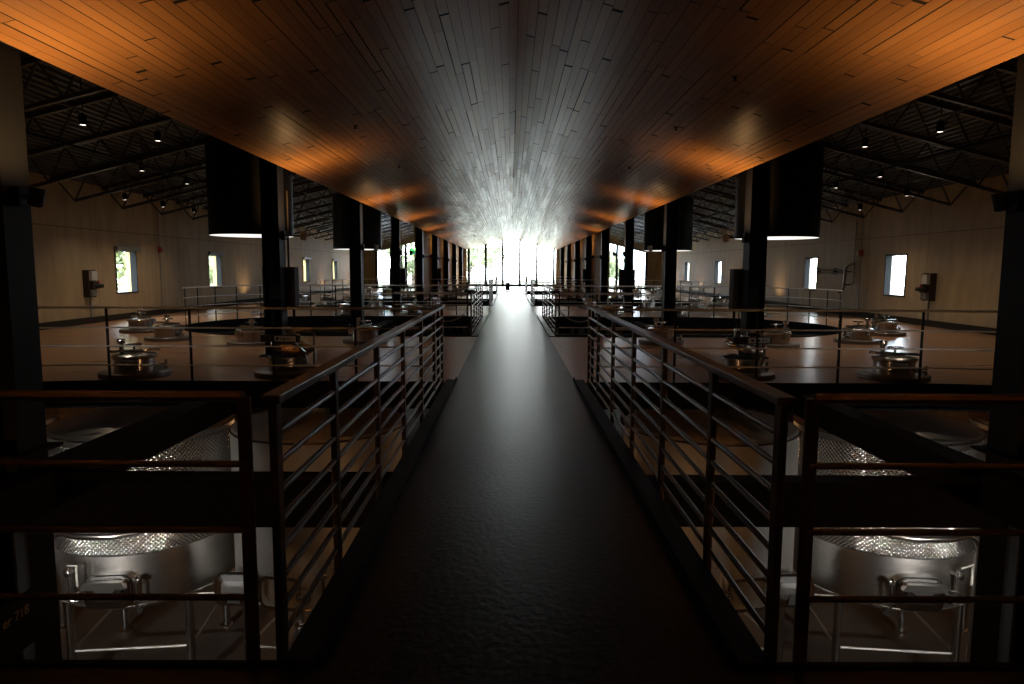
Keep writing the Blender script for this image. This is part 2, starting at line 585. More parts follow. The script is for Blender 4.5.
# roof: ribbed deck over trusses, one slope each side
for s in (-1, 1):
    mb = MB()
    poly = []
    n = 78
    top, bot = [], []
    for i in range(n):
        x = s * (i * (WX + .45) / n)
        z = roof_low(x) + .78
        p = (WX + .45) / n
        bot += [(x, z), (x + s * p * .35, z - .25 * p * .35), (x + s * p * .45, z + .045 - .25 * p * .45), (x + s * p * .9, z + .045 - .25 * p * .9)]
    xe = s * (WX + .45)
    bot.append((xe, roof_low(xe) + .78))
    poly = bot + [(xe, roof_low(xe) + 1.1), (0, roof_low(0) + 1.1)]
    # as a strip of quads (concave outline)
    vs, fs = [], []
    for (x, z) in bot:
        zt = roof_low(x) + 1.1
        for y in (YB - .3, YE + .4):
            vs += [(x, y, z), (x, y, zt)]
    for i in range(len(bot) - 1):
        a, b = 4 * i, 4 * i + 4
        fs += [(a, b, b + 2, a + 2), (a + 1, a + 3, b + 3, b + 1), (a, a + 1, b + 1, b), (a + 2, b + 2, b + 3, a + 3)]
    e = 4 * (len(bot) - 1)
    fs += [(0, 2, 3, 1), (e, e + 1, e + 3, e + 2)]
    mb.add(vs, fs)
    struct(mb.build('ribbed_roof', M['roof']), f'black ribbed metal roof sloping down to the {SIDE[s]} wall', 'roof')

# wood ceiling hung below the roof
for s in (-1, 1):
    rz = CZ + CS * CE
    mb = MB().prism([(0, rz), (s * CE, CZ), (s * (CE + .012), CZ + .05), (s * CE, CZ + .12), (0, rz + .12)], YB, YE)
    struct(mb.build('ceiling', M['wood']), f'{SIDE[s]} slope of the varnished plank ceiling over the walkway', 'ceiling')

# end walls: centre window wall and the two side bays
def end_head(x):
    return 2.9 + .25 * (10.2 - abs(x))


mb = MB()
for s in (-1, 1):
    mb.box(s * 3.95, s * 4.7, YE, YE + .3, FZ, 6.5)
mb.box(-3.95, 3.95, YE, YE + .3, FZ, .0)
mb.prism([(-3.95, CZ + .1), (0, CZ + CS * CE + .1), (3.95, CZ + .1), (3.95, 7), (-3.95, 7)], YE, YE + .3)
struct(mb.build('wall_end', M['endwall']), 'end wall round the tall window at the far end of the walkway', 'wall')
t = thing('window_11', 'bright full-height gabled window closing the far end of the walkway', 'window', (0, YE, 0), kind='structure')
for k in range(6):
    x = -3.78 + 1.512 * k
    MB().cbox(x - .10, x + .10, -.06, .14, .0, CZ + CS * (CE - abs(x)) + .05, .008).build('mullion', M['frame'], t)
MB().box(-3.95, 3.95, -.1, .14, .0, .2).build('window_sill', M['frame'], t)
f = MB()
for z in (.3, .72):
    f.box(-3.9, 3.9, -.02, .05, z - .02, z + .02)
f.build('window_rail', M['frame'], t)
MB().prism([(-3.95, .0), (3.95, .0), (3.95, CZ + .1), (0, CZ + CS * CE + .1), (-3.95, CZ + .1)], .06, .075).build('pane', M['glass'], t)
portal('daylight_portal', (0, YE + .35, 2.15), (R(-90), 0, 0), 7.9, 4.3)
for s in (-1, 1):
    a, b = 4.72, 10.55
    mb = MB()
    mb.box(s * b, s * (WX + .45), YS, YS + .3, FZ, 5)
    mb.box(s * 4.4, s * a, YS, YS + .3, FZ, 6.5)
    mb.box(s * a, s * b, YS, YS + .3, FZ, .02)
    mb.prism([(s * a, end_head(a)), (s * b, end_head(b)), (s * b, 5), (s * a, 6.5)], YS, YS + .3)
    struct(mb.build('wall_bay_' + SIDE[s], M['endwall']), f'pale end wall of the {SIDE[s]} tank bay', 'wall')
    t = thing('window_%d' % (12 if s < 0 else 13), f'tall slope-topped window at the far end of the {SIDE[s]} tank bay', 'window', (0, YS, 0), kind='structure')
    for k in range(6):
        x = s * (b - .05 - (b - a - .1) * k / 5)
        MB().cbox(x - .085, x + .085, -.05, .14, .02, end_head(x), .008).build('mullion', M['frame'], t)
    MB().box(s * a, s * b, -.06, .14, .02, .16).build('window_sill', M['frame'], t)
    MB().box(s * a, s * b, -.0, .06, .7, .74).build('window_rail', M['frame'], t)
    MB().prism([(s * a, .02), (s * b, .02), (s * b, end_head(b)), (s * a, end_head(a))], .07, .085).build('pane', M['glass'], t)
    portal('daylight_portal', (s * (a + b) / 2, YS + .35, 1.7), (R(-90), 0, 0), b - a, 3.4)
    # tan timber wall between the walkway and the bay, columns 5 to 9
    mb = MB().box(s * 4.36, s * 4.46, ROW[4] + .1, YE, .0, 5.2)
    struct(mb.build('wall_panel_' + SIDE[s], M['panel']), f'tan boarded wall behind the far columns on the {SIDE[s]}', 'wall')
    struct(MB().box(s * 4.42, s * 4.75, YS, YE + .1, FZ, 0).build('wall_lower_' + SIDE[s], M['black']), f'dark lower wall under the far end on the {SIDE[s]}', 'wall')
    d = thing('door_%d' % (1 if s < 0 else 2), f'flush brown door in the tan boarded wall on the {SIDE[s]}', 'door', (s * 4.36, 34.5, 0), kind='structure')
    MB().cbox(s * -.05, s * -.005, -.9, .9, 0, 2.05, .006).build('door_leaf', M['panel'], d)
    MB().tube([(s * -.06, .7, 1.0), (s * -.10, .7, 1.0), (s * -.10, .58, 1.0)], .012).build('door_handle', M['steel'], d)

# columns
for s in (-1, 1):
    for k, y in enumerate(ROW):
        t = thing('steel_column', f'black steel column, {ORD[k]} from the camera in the {SIDE[s]} row', 'column', (s * CX, y, 0), kind='structure')
        mb = MB()
        mb.prism([(-.15, -.16), (-.125, -.16), (-.125, -.012), (.125, -.012), (.125, -.16), (.15, -.16),
                  (.15, .16), (.125, .16), (.125, .012), (-.125, .012), (-.125, .16), (-.15, .16)], FZ, roof_low(CX) + .05, 'Z')
        mb.build('shaft', M['black'], t)
        MB().cbox(-.24, .24, -.24, .24, .0, .025, .006).build('base_plate', M['black'], t)

# beams under the walkway and along the column lines, across the openings
for k in range(4):
    y = ROW[2 * k]
    for s in (-1, 1):
        mb = MB().cbox(s * .96, s * WX, y - .12, y + .12, -.59, -.21, .012)
        struct(mb.build('cross_beam', M['blue']), f'black steel beam crossing the {ORD[k]} opening, {SIDE[s]} of the walkway', 'beam')
    for s in (-1, 1):
        y0, y1 = OPEN[k]
        mb = MB()
        mb.cbox(s * 3.82, s * 4.1, y0 - .02, y - .125, -.43, -.12, .012)
        mb.cbox(s * 3.82, s * 4.1, y + .125, y1 + .02, -.43, -.12, .012)
        struct(mb.build('column_line_beam', M['blue']), f'black steel beam along the {SIDE[s]} column row in the {ORD[k]} opening', 'beam')

# ------------------------------------------------------------------ trusses
def truss_bm(s):
    parts = {'top_chord': MB(), 'bottom_chord': MB(), 'web': MB()}
    def seg(mb, p, q, r):
        d = (q - p)
        l = d.length
        rot = d.to_track_quat('X', 'Z').to_matrix().to_4x4()
        mb.box(0, l, -r, r, -r, r, Matrix.Translation(p) @ rot)
    P = lambda x, dz: Vector((s * x, 0, roof_low(x) + dz))
    seg(parts['top_chord'], P(11.62, .72), P(2.4, .72), .045)
    seg(parts['bottom_chord'], P(11.1, .04), P(2.4, .04), .035)
    n = 11
    xs = [11.1 - (11.1 - 2.4) * i / n for i in range(n + 1)]
    for i in range(n):
        xm = (xs[i] + xs[i + 1]) / 2
        seg(parts['web'], P(xs[i], .04), P(xm, .7), .016)
        seg(parts['web'], P(xm, .7), P(xs[i + 1], .04), .016)
    seg(parts['web'], P(11.1, .04), P(11.55, .7), .016)
    return parts


for s in (-1, 1):
    proto = None
    ny = 22
    for i in range(ny):
        y = 6.9 + 2.14 * i
        lab = f'black open-web roof truss over the {SIDE[s]} deck, {ORD[i]} from the camera'
        if proto is None:
            proto = thing('roof_truss', lab, 'roof truss', (0, y, 0), group=f'roof trusses over the {SIDE[s]} deck')
            for nme, mb in truss_bm(s).items():
                mb.build(nme, M['truss'], proto)
        else:
            c = copy_tree(proto)
            c.location.y = y
            c['label'] = lab
    # bridging rods along the roof, tying the trusses
    for j, x in enumerate((5.3, 7.4, 9.5)):
        mb = MB().tube([(s * x, YB + .1, roof_low(x) + .1), (s * x, YS, roof_low(x) + .1)], .018, 6)
        tag(mb.build('bridging_rod', M['truss']), f'thin bridging rod tying the {SIDE[s]} trusses, {ORD[j]} out from the columns', 'rod')
    for j, x in enumerate((6.2, 8.3)):
        mb = MB().tube([(s * x, YB + .1, roof_low(x) - .06), (s * x, YS, roof_low(x) - .06)], .03, 8)
        tag(mb.build('sprinkler_pipe', M['black']), f'black sprinkler pipe under the {SIDE[s]} trusses, {ORD[j]} out from the columns', 'pipe')


# ------------------------------------------------------------------ railings
def path_at(pts, step):
    """points about STEP apart along a polyline of (x, y), with the running direction"""
    P = [Vector((x, y, 0)) for x, y in pts]
    L = [0]
    for a, b in zip(P, P[1:]):
        L.append(L[-1] + (b - a).length)
    n = int(L[-1] / step + .05)
    out = []
    for k in range(n + 1):
        d = min(L[-1], step * k)
        for i in range(len(P) - 1):
            if d <= L[i + 1] + 1e-6:
                break
        t = (d - L[i]) / max(1e-9, L[i + 1] - L[i])
        out.append((P[i].lerp(P[i + 1], t), (P[i + 1] - P[i]).normalized()))
    return out


def walkway_rail(s, i):
    y0, y1 = OPEN[i]
    y0 += .05
    y1 -= .28
    t = thing('walkway_railing', f'dark many-barred railing along the {SIDE[s]} walkway edge, {ORD[i]} from the camera', 'railing',
              (s * .962, y0, 0), group='bar railings beside the walkway')
    L = y1 - y0
    ys = [0, .87, 1.98, 3.1, 4.25, 5.4, L - .03] if i == 0 else [0, L * .2, L * .4, L * .6, L * .8, L - .03]
    for y in ys:
        MB().cbox(-.016, .016, y - .03, y + .03, -.26, 1.035, .004).build('post', M['bronze'], t)
    y = -.055
    MB().cbox(-.036, .036, -.05, L + .03, 1.035, 1.07, .006).build('handrail', M['bronze'], t)
    for k in range(8):
        z = .10 + .1165 * k
        MB().tube([(0, -.03, z), (0, L + .01, z)], .0135, 8).build('rail', M['bronze'], t)
    return t


def deck_rail(pts, label, dark=False, zs=(1.0, .73, .48, .22), step=1.12):
    x0, y0 = pts[0]
    t = thing('deck_railing', label, 'railing', (x0, y0, 0), group='open railings round the deck openings')
    loc = [(x - x0, y - y0) for x, y in pts]
    mp = M['post']
    mr = M['bronze'] if dark else M['rail']
    hw = .026 if dark else .017
    mp = M['bronze'] if dark else mp
    for k, (p, d) in enumerate(path_at(loc, step)):
        m = Matrix.Translation(p) @ Matrix.Rotation(math.atan2(d.y, d.x), 4, 'Z')
        MB().cbox(-hw, hw, -.008, .008, -.28, zs[0], .003, m).build('post', mp, t)
    for k, z in enumerate(zs):
        tp = [(x, y, z) for x, y in loc]
        MB().tube(tp, (.021 if dark else .017) if k == 0 else (.0135 if dark else .0115), 8).build('handrail' if k == 0 else 'rail', mr, t)
    return t


for s in (-1, 1):
    for i, (y0, y1) in enumerate(OPEN):
        walkway_rail(s, i)
        sd = SIDE[s]
        if i == 0:
            # camera side of the first opening: starts beside the walkway corner post
            deck_rail([(s * 1.07, y0 + .03), (s * 2.6, y0 + .03), (s * 4.8, y0 + .03)],
                      f'dark bronze railing in front of the camera, {sd} of the walkway', True, zs=(1.06, .80, .54, .27), step=2.4)
            deck_rail([(s * 1.05, y1 + .03), (s * OX, y1 + .03)] + arc(s, y0, y1, 4, 62, 12, .03),
                      f'stainless rail with dark posts on the far edge of the first {sd} opening', step=1.12)
        else:
            deck_rail([(s * 1.04, y0 - .03), (s * 2.7, y0 - .03)], f'short crossing railing at the near edge of the {ORD[i]} {sd} opening', step=.85)
            deck_rail([(s * 1.04, y1 + .03), (s * OX, y1 + .03)] + arc(s, y0, y1, 4, 100, 14, .03),
                      f'curved stainless railing round the far end of the {ORD[i]} {sd} opening', step=.78)

# swagged chains under the short crossing railings
def chain(p, q, sag, label):
    t = thing('barrier_chain', label, 'chain', p)
    mb = MB()
    p0, q0 = Vector((0, 0, 0)), Vector(q) - Vector(p)
    n = 26
    P = [p0.lerp(q0, i / n) + Vector((0, 0, -4 * sag * (i / n) * (1 - i / n))) for i in range(n + 1)]
    for i in range(n):
        c = (P[i] + P[i + 1]) / 2
        d = (P[i + 1] - P[i])
        q_ = d.to_track_quat('X', 'Z').to_matrix().to_4x4() @ Matrix.Rotation(R(90 * (i % 2)), 4, 'X')
        l = d.length * .5 + .008
        pts = []
        for k in range(10):
            a = 2 * math.pi * k / 10
            pts.append(c + (q_ @ Vector((l * math.cos(a), l * .55 * math.sin(a), 0))))
        mb.tube(pts, .0065, 5, closed=True)
    mb.build('link', M['chain'], t)
    for e in (p0, q0):
        MB().tube([e + Vector((0, 0, -.03)), e + Vector((0, 0, .05))], .014, 8).build('hook', M['chain'], t)


for s in (-1, 1):
    for i in (1, 2):
        chain((s * 1.02, OPEN[i][0] - .07, .62), (s * 1.86, OPEN[i][0] - .07, .5), .2,
              f'grey chain hanging beneath the short railing at the {ORD[i]} {SIDE[s]} opening')

# ------------------------------------------------------------------ tanks in the first opening
def rrect(w, h, r, n=6):
    out = []
    for cx, cz, a0 in ((w / 2 - r, h / 2 - r, 0), (-w / 2 + r, h / 2 - r, 90), (-w / 2 + r, -h / 2 + r, 180), (w / 2 - r, -h / 2 + r, 270)):
        for k in range(n + 1):
            a = R(a0 + 90 * k / n)
            out.append((cx + r * math.cos(a), cz + r * math.sin(a)))
    return out


def tank(x, y, label, jacket=True, door='shut', face=0.0, swing=-1, frame_side=0, rad=1.2):
    t = thing('wine_tank', label, 'tank', (x, y, FZ))
    zb, zt = -2.88 - FZ, -.62 - FZ
    body = M['tank'] if jacket else M['plain']
    mb = MB().lathe([(.08, zb - .16), (rad * .55, zb - .1), (rad - .05, zb - .02), (rad, zb + .03), (rad, zt - .05), (rad - .03, zt), (rad * .45, zt + .18), (.3, zt + .22)], 64, cap0=True, cap1=True)
    mb.build('shell', body, t)
    if jacket:
        jk = MB().lathe([(rad, zb + .71), (rad + .016, zb + .73), (rad + .016, zt - .14), (rad, zt - .12)], 96)
        jk.build('cooling_jacket', M['dimple'], t)
    for z in (zb + .03, zt - .04):
        sm = MB().tube([(math.cos(a) * (rad + .004), math.sin(a) * (rad + .004), z) for a in [2 * math.pi * k / 64 for k in range(64)]], .014, 6, closed=True)
        sm.build('rim', M['steel'], t)
    # legs, tied by cross bars
    lp = []
    for k in range(4):
        a = R(45 + 90 * k + math.degrees(face))
        px, py = (rad - .1) * math.cos(a), (rad - .1) * math.sin(a)
        lp.append((px, py))
        lg = MB().tube([(px, py, .02), (px, py, zb + .25)], .055, 14)
        lg.build('leg', M['steel'], t)
        lf = MB().lathe([(.1, 0), (.1, .02), (.06, .03)], 16, (px, py, 0), cap0=True)
        lf.build('foot', M['steel'], t)
    for k in range(4):
        (ax, ay), (bx, by) = lp[k], lp[(k + 1) % 4]
        MB().tube([(ax, ay, .55), (bx, by, .55)], .02, 8).build('cross_bar', M['plain'], t)
    # front manway: frame, door with ribs and clamp bar
    zc = zb + .30
    fm = Matrix.Rotation(face, 4, 'Z') @ Matrix.Translation((0, -rad, zc))
    neck = MB()
    o, i_ = rrect(.58, .44, .12), rrect(.5, .36, .09)
    n = len(o)
    vs = [fm @ Vector((a, -.11, b)) for a, b in o] + [fm @ Vector((a, -.11, b)) for a, b in i_] + \
         [fm @ Vector((a, .16, b)) for a, b in o] + [fm @ Vector((a, .1, b)) for a, b in i_]
    fs = []
    for k in range(n):
        l = (k + 1) % n
        fs += [(k, l, n + l, n + k), (k, 2 * n + k, 2 * n + l, l), (n + k, n + l, 3 * n + l, 3 * n + k)]
    neck.add(vs, fs)
    neck.build('manway_frame', M['chrome'], t)
    MB().prism(i_, .06, .09, 'Y', fm).build('manway_inside', M['void_shade'] if door == 'open' else M['steel'], t)  # open hatch: black plate stands in for the shade inside the tank
    if door == 'open':
        dm = Matrix.Rotation(face, 4, 'Z') @ Matrix.Translation((swing * .62, -rad - .06, zc)) @ Matrix.Rotation(R(-swing * 8), 4, 'Z') @ Matrix.Rotation(R(-11), 4, 'X')
    else:
        dm = fm @ Matrix.Translation((0, -.13, 0))
    d = MB()
    rings = [(rrect(.56, .42, .11), .0), (rrect(.56, .42, .11), -.03), (rrect(.5, .36, .09), -.045), (rrect(.36, .20, .05), -.068), (rrect(.2, .08, .03), -.07)]
    vs, fs = [], []
    for pl, dep in rings:
        vs += [dm @ Vector((a, dep, b)) for a, b in pl]
    for q in range(len(rings) - 1):
        for k in range(n):
            l = (k + 1) % n
            fs.append((q * n + k, q * n + l, (q + 1) * n + l, (q + 1) * n + k))
    fs += [tuple(range(n)), tuple((len(rings) - 1) * n + k for k in range(n))]
    d.add(vs, fs)
    dr = d.build('manway_door', M['chrome'], t)
    if door == 'open':
        MB().prism([(-.09, -.17), (.09, -.17), (.05, -.04), (-.05, -.04)], -.085, -.05, 'Y', dm).build('door_stiffener', M['rubber'], dr)
    else:
        ba = MB()
        ba.prism([(-.27, .10), (.27, .10), (.23, .19), (-.23, .19)], -.15, -.06, 'Y', dm)
        ba.build('clamp_bar', M['steel'], dr)
        MB().prism([(-.14, .085), (.14, .085), (.075, .005), (-.075, .005)], -.1, -.08, 'Y', dm).build('door_stiffener', M['rubber'], dr)
    hg = MB()
    hx = swing * .34
    for z in (-.13, .13):
        hg.cbox(hx - .04, hx + .04, -.13, -.03, z - .03, z + .03, .006, fm)
    hg.tube([fm @ Vector((hx, -.12, -.2)), fm @ Vector((hx, -.12, .2))], .016, 8)
    hg.build('hinge', M['steel'], t)
    hw = MB()
    hx = -swing * .36
    hw.tube([fm @ Vector((hx, -.2, .02)), fm @ Vector((hx, .02, .02))], .018, 8)
    hw.tube([fm @ Vector((hx + .09 * math.cos(R(a)), -.2, .02 + .09 * math.sin(R(a)))) for a in range(0, 360, 30)], .011, 6, closed=True)
    hw.tube([fm @ Vector((hx - .09, -.2, .02)), fm @ Vector((hx + .09, -.2, .02))], .009, 6)
    hw.build('handwheel', M['steel'], t)
    # sample valve and racking valve beside the door
    vm = Matrix.Rotation(face + R(-24 * swing), 4, 'Z') @ Matrix.Translation((0, -rad, zb + .52))
    v = MB()
    v.tube([vm @ Vector((0, .02, 0)), vm @ Vector((0, -.12, 0))], .03, 12)
    v.tube([vm @ Vector((0, -.09, .1)), vm @ Vector((0, -.09, -.34))], .022, 10)
    v.lathe([(.035, -.03), (.05, -.02), (.05, .02), (.035, .03)], 16, mtx=vm @ Matrix.Translation((0, -.12, 0)) @ Matrix.Rotation(R(90), 4, 'X'), cap0=True, cap1=True)
    v.build('sample_valve', M['steel'], t)
    h = MB()
    h.tube([vm @ Vector((0, -.12, .1)), vm @ Vector((.06, -.14, .12)), vm @ Vector((.18, -.14, .13))], .012, 8)
    h.tube([vm @ Vector((.18, -.14, .14)), vm @ Vector((.18, -.14, -.14))], .014, 8)
    h.build('valve_handle', M['pale'], t)
    ov = MB().tube([(0, 0, zb - .1), (0, 0, zb - .35), (0, -.12, zb - .42), (0, -.4, zb - .42)], .05, 12)
    ov.build('outlet_pipe', M['steel'], t)
    if frame_side:
        # stainless hoop that stands beside the tank and returns across its front
        q = frame_side
        xo, zh = q * .75, -1.86 - FZ
        pts = [(xo, -1.06, .0), (xo, -1.06, zh - .26)]
        for k in range(1, 7):
            a = R(15 * k)
            pts.append((xo - q * .26 * (1 - math.cos(a)), -1.06 - .1 * (1 - math.cos(a)), zh - .26 + .26 * math.sin(a)))
        pts += [(q * .25, -rad - .07, zh), (-q * .2, -rad - .07, zh), (-q * .45, -1.15, zh)]
        MB().tube(pts, .045, 12).build('pipe_hoop', M['steel'], t)
    # pipe rising through the deck to the manway above
    MB().tube([(.18, -.12, zt + .15), (.18, -.12, -.32 - FZ)], .05, 12).build('riser_pipe', M['black'], t)
    return t


for s in (-1, 1):
    sd = SIDE[s]
    tank(s * 5.32, 9.65, f'dimpled stainless wine tank with shut chrome hatch below the deck, {sd} of the walkway', True, 'shut', R(-6 * s), -1 * s, s)
    tank(s * 2.78, 9.6, f'plain grey wine tank with open hatch tucked beneath the {sd} edge of the walkway', False, 'open', R(9 * s), s)
    tank(s * 8.0, 9.65, f'dimpled wine tank half hidden behind the first column on the {sd}', True, 'shut', R(0), -1 * s, s)

# ------------------------------------------------------------------ manways standing on the decks
def manway(label, opened=False, loc=(0, 0, 0), rz=0.0):
    t = thing('tank_manway', label, 'tank lid', loc, rz, group='tank manways on the decks')
    MB().lathe([(.46, 0), (.47, .01), (.47, .065), (.455, .075), (.3, .078), (.27, .078)], 40, cap0=True, cap1=True).build('base_ring', M['ring'], t)
    MB().lathe([(.27, .05), (.27, .25), (.285, .255), (.285, .275), (.25, .275), (.25, .08)], 40, cap1=True).build('neck', M['steel'], t)
    hinge = MB().cbox(-.06, .06, .25, .36, .17, .29, .008)
    hinge.build('hinge', M['steel'], t)
    lid = MB()
    prof = [(.29, -.02), (.30, 0), (.30, .02), (.27, .035), (.12, .06), (.02, .065)]
    if opened:
        lm = Matrix.Translation((.06, .02, .40)) @ Matrix.Rotation(R(14), 4, 'Y') @ Matrix.Rotation(R(8), 4, 'X')
    else:
        lm = Matrix.Translation((0, 0, .278))
    lid.lathe(prof, 40, cap0=True, cap1=True, mtx=lm)
    lo = lid.build('lid', M['steel'], t)
    bar = MB().cbox(-.33, .33, -.028, .028, .065, .10, .006, lm)
    bar.tube([lm @ Vector((0, 0, .09)), lm @ Vector((0, 0, .17))], .018, 8)
    bar.build('clamp_bar', M['steel'], lo)
    hw = MB()
    hw.tube([lm @ Vector((.1 * math.cos(R(a)), .1 * math.sin(R(a)), .17)) for a in range(0, 360, 30)], .012, 6, closed=True)
    for a in (0, 60, 120):
        hw.tube([lm @ Vector((.1 * math.cos(R(a)), .1 * math.sin(R(a)), .17)), lm @ Vector((-.1 * math.cos(R(a)), -.1 * math.sin(R(a)), .17))], .008, 6)
    hw.build('handwheel', M['steel'], lo)
    vt = MB().tube([lm @ Vector((-.15, .1, .03)), lm @ Vector((-.15, .1, .2))], .032, 12)
    vt.lathe([(.05, .18), (.055, .2), (.055, .24), (.04, .25)], 16, (-.15, .1, 0), cap0=True, cap1=True, mtx=lm)
    vt.build('vent', M['steel'], lo)
    if opened:
        dv = MB().tube([(.36, .1, .06), (.36, .1, .58), (.3, .09, .64), (.1, .03, .64), lm @ Vector((0, 0, .1))], .02, 10)
        dv.build('davit_arm', M['steel'], t)
        MB().cbox(-.26, .30, -.30, -.22, .50, .60, .01).build('locking_bar', M['dgrey'], t)
        lb = MB().cbox(-.06, .27, -.308, -.30, .515, .59, .003).build('label_plate', M['label'], t)
        ik = MB()
        ik.box(-.02, .02, -.311, -.307, .535, .57)
        ik.prism([(.08, .532), (.12, .532), (.10, .575)], -.311, -.307)
        for q in (.045, .06, .14, .16, .2):
            ik.box(q, q + .008, -.311, -.307, .535, .572)
        ik.build('print', M['ink'], lb)
        MB().tube([(.2, -.26, .52), (.3, -.1, .35), (.3, 0, .12)], .018, 8).build('strut', M['steel'], t)
    br = MB()
    br.cbox(.26, .42, -.05, .05, .10, .15, .006)
    br.tube([(.4, 0, .06), (.4, 0, .2)], .02, 8)
    br.build('latch', M['steel'], t)
    return t


spots = [(.52, 5.45, ''), (.66, 3.3, 'open'), (4.55, 5.3, ''), (5.05, 3.1, ''), (5.4, 7.4, ''), (7.2, 8.95, ''), (.6, 8.2, '')]
where = ['beside the railing near the opening', 'close to the walkway railing', 'behind the first column', 'close to the column',
         'towards the wall', 'by the foot of the wall', 'near the wall railing']
proto_shut = proto_open = None
for di, d0 in enumerate(DECK0):
    for s in (-1, 1):
        for k, (dy, x, st) in enumerate(spots):
            if d0 + dy > YS - .8:
                continue
            op = st == 'open' and di == 0
            pos = ('front row', 'front row', 'rear row', 'rear row', 'rear row', 'beside the wall', 'front row')[k]
            place = ('second from walkway', 'closest to walkway', 'second from walkway', 'closest to walkway', 'third from walkway', 'past the deck', 'third from walkway')[k]
            lab = f'{"open" if op else "round"} steel tank lid, {ORD[di]} {SIDE[s]} deck, {pos}, {place}'
            rz = R(random.choice((-25, 10, 35, 150, 200, 80)))
            if op:
                if proto_open is None:
                    o = proto_open = manway(lab, True)
                else:
                    o = copy_tree(proto_open)
                rz = R(8 * s)
            else:
                if proto_shut is None:
                    o = proto_shut = manway(lab)
                else:
                    o = copy_tree(proto_shut)
            o.location = (s * x, d0 + dy, 0)
            o.rotation_euler.z = rz
            o['label'] = lab

# ------------------------------------------------------------------ drum pendants
def pendant(label, loc):
    t = thing('drum_pendant', label, 'pendant lamp', loc, group='black drum pendants')
    MB().lathe([(.745, .0), (.755, 0), (.755, 1.62), (.71, 1.66), (.1, 1.7), (.1, 1.6), (.67, 1.58), (.735, 1.5), (.735, .06)], 56).build('shade', M['black'], t)
    MB().lathe([(.745, .0), (.6, -.006), (.02, -.01)], 56, cap1=True).build('diffuser', M['lamp'], t)
    MB().tube([(0, 0, 1.66), (0, 0, roof_low(loc[0]) + .75 - loc[2])], .03, 10).build('rod', M['black'], t)
    return t


for s in (-1, 1):
    for k, y in enumerate((13.05, 22.0)):
        pendant(f'big black drum pendant with white underside, {ORD[k]} from the camera on the {SIDE[s]}', (s * 4.95, y, 2.14))

# ------------------------------------------------------------------ uplights on the columns
def uplight(s, k, y, reach):
    t = thing('column_uplight', f'small uplight on a bracket arm of the {ORD[k]} {SIDE[s]} column', 'lamp', (s * CX, y, 2.1), group='uplights on the columns')
    xi = -s
    MB().cbox(xi * .15, xi * .21, -.06, .06, -.08, .08, .006).build('bracket', M['black'], t)
    MB().tube([(xi * .2, 0, 0), (xi * (.2 + reach), 0, 0)], .014, 8).build('arm', M['black'], t)
    m = Matrix.Translation((xi * (.25 + reach), 0, .0)) @ Matrix.Rotation(R(-12 * s), 4, 'Y')
    h = MB().lathe([(.03, -.08), (.055, -.07), (.06, .07), (.05, .07), (.045, .04)], 18, cap0=True, mtx=m).build('lamp_head', M['pale'] if k in (1, 2) else M['black'], t)
    MB().lathe([(.045, .045), (.01, .05)], 18, cap1=True, mtx=m).build('lens', M['warm'], h)
    d = bpy.data.lights.new('uplight_glow', 'SPOT')
    d.energy = UP_E[k]
    d.color = (1.0, 0.56, 0.22)
    d.spot_size = R(150)
    d.spot_blend = 1.0
    d.shadow_soft_size = .05
    o = bpy.data.objects.new('uplight_glow', d)
    COL.objects.link(o)
    o.location = (s * CX + xi * (.25 + max(reach, .45)), y, 2.2)
    o.rotation_euler = (R(180), R(20 * s), 0)


UP_E = [58, 60, 56, 50, 45, 40, 36, 36, 100]
for s in (-1, 1):
    for k, y in enumerate(ROW[:8]):
        uplight(s, k, y, .28 if k else .06)
    uplight(s, 8, -.85, .06)  # added unseen pair behind the camera, no column there, warm fill for near rails

# ------------------------------------------------------------------ cabinets on the columns
def cabinet(s, k):
    y = ROW[k]
    t = thing('electrical_cabinet', f'dark electrical cabinet on the back of the {ORD[k]} {SIDE[s]} column', 'cabinet', (s * CX, y + .17, 0), group='cabinets on the columns')
    MB().cbox(-.29, .29, .02, .26, .8, 1.56, .012).build('body', M['dgrey'], t)
    dr = MB().cbox(-.275, .275, .258, .28, .82, 1.54, .006).build('door', M['dgrey'], t)
    MB().cbox(.2, .23, .28, .31, 1.1, 1.25, .005).build('handle', M['steel'], dr)
    MB().tube([(-s * .22, .14, .8), (-s * .22, .14, .62), (-s * .14, .12, .5), (-s * .1, .1, .0)], .025, 8).build('conduit', M['dgrey'], t)
    MB().tube([(.15, .14, 1.56), (.15, .14, 2.9)], .02, 8).build('conduit', M['dgrey'], t)
    MB().cbox(-.2, .2, -.03, .03, 1.1, 1.2, .005).build('mounting_rail', M['black'], t)


for s in (-1, 1):
    for k in (1, 3, 5):
        cabinet(s, k)

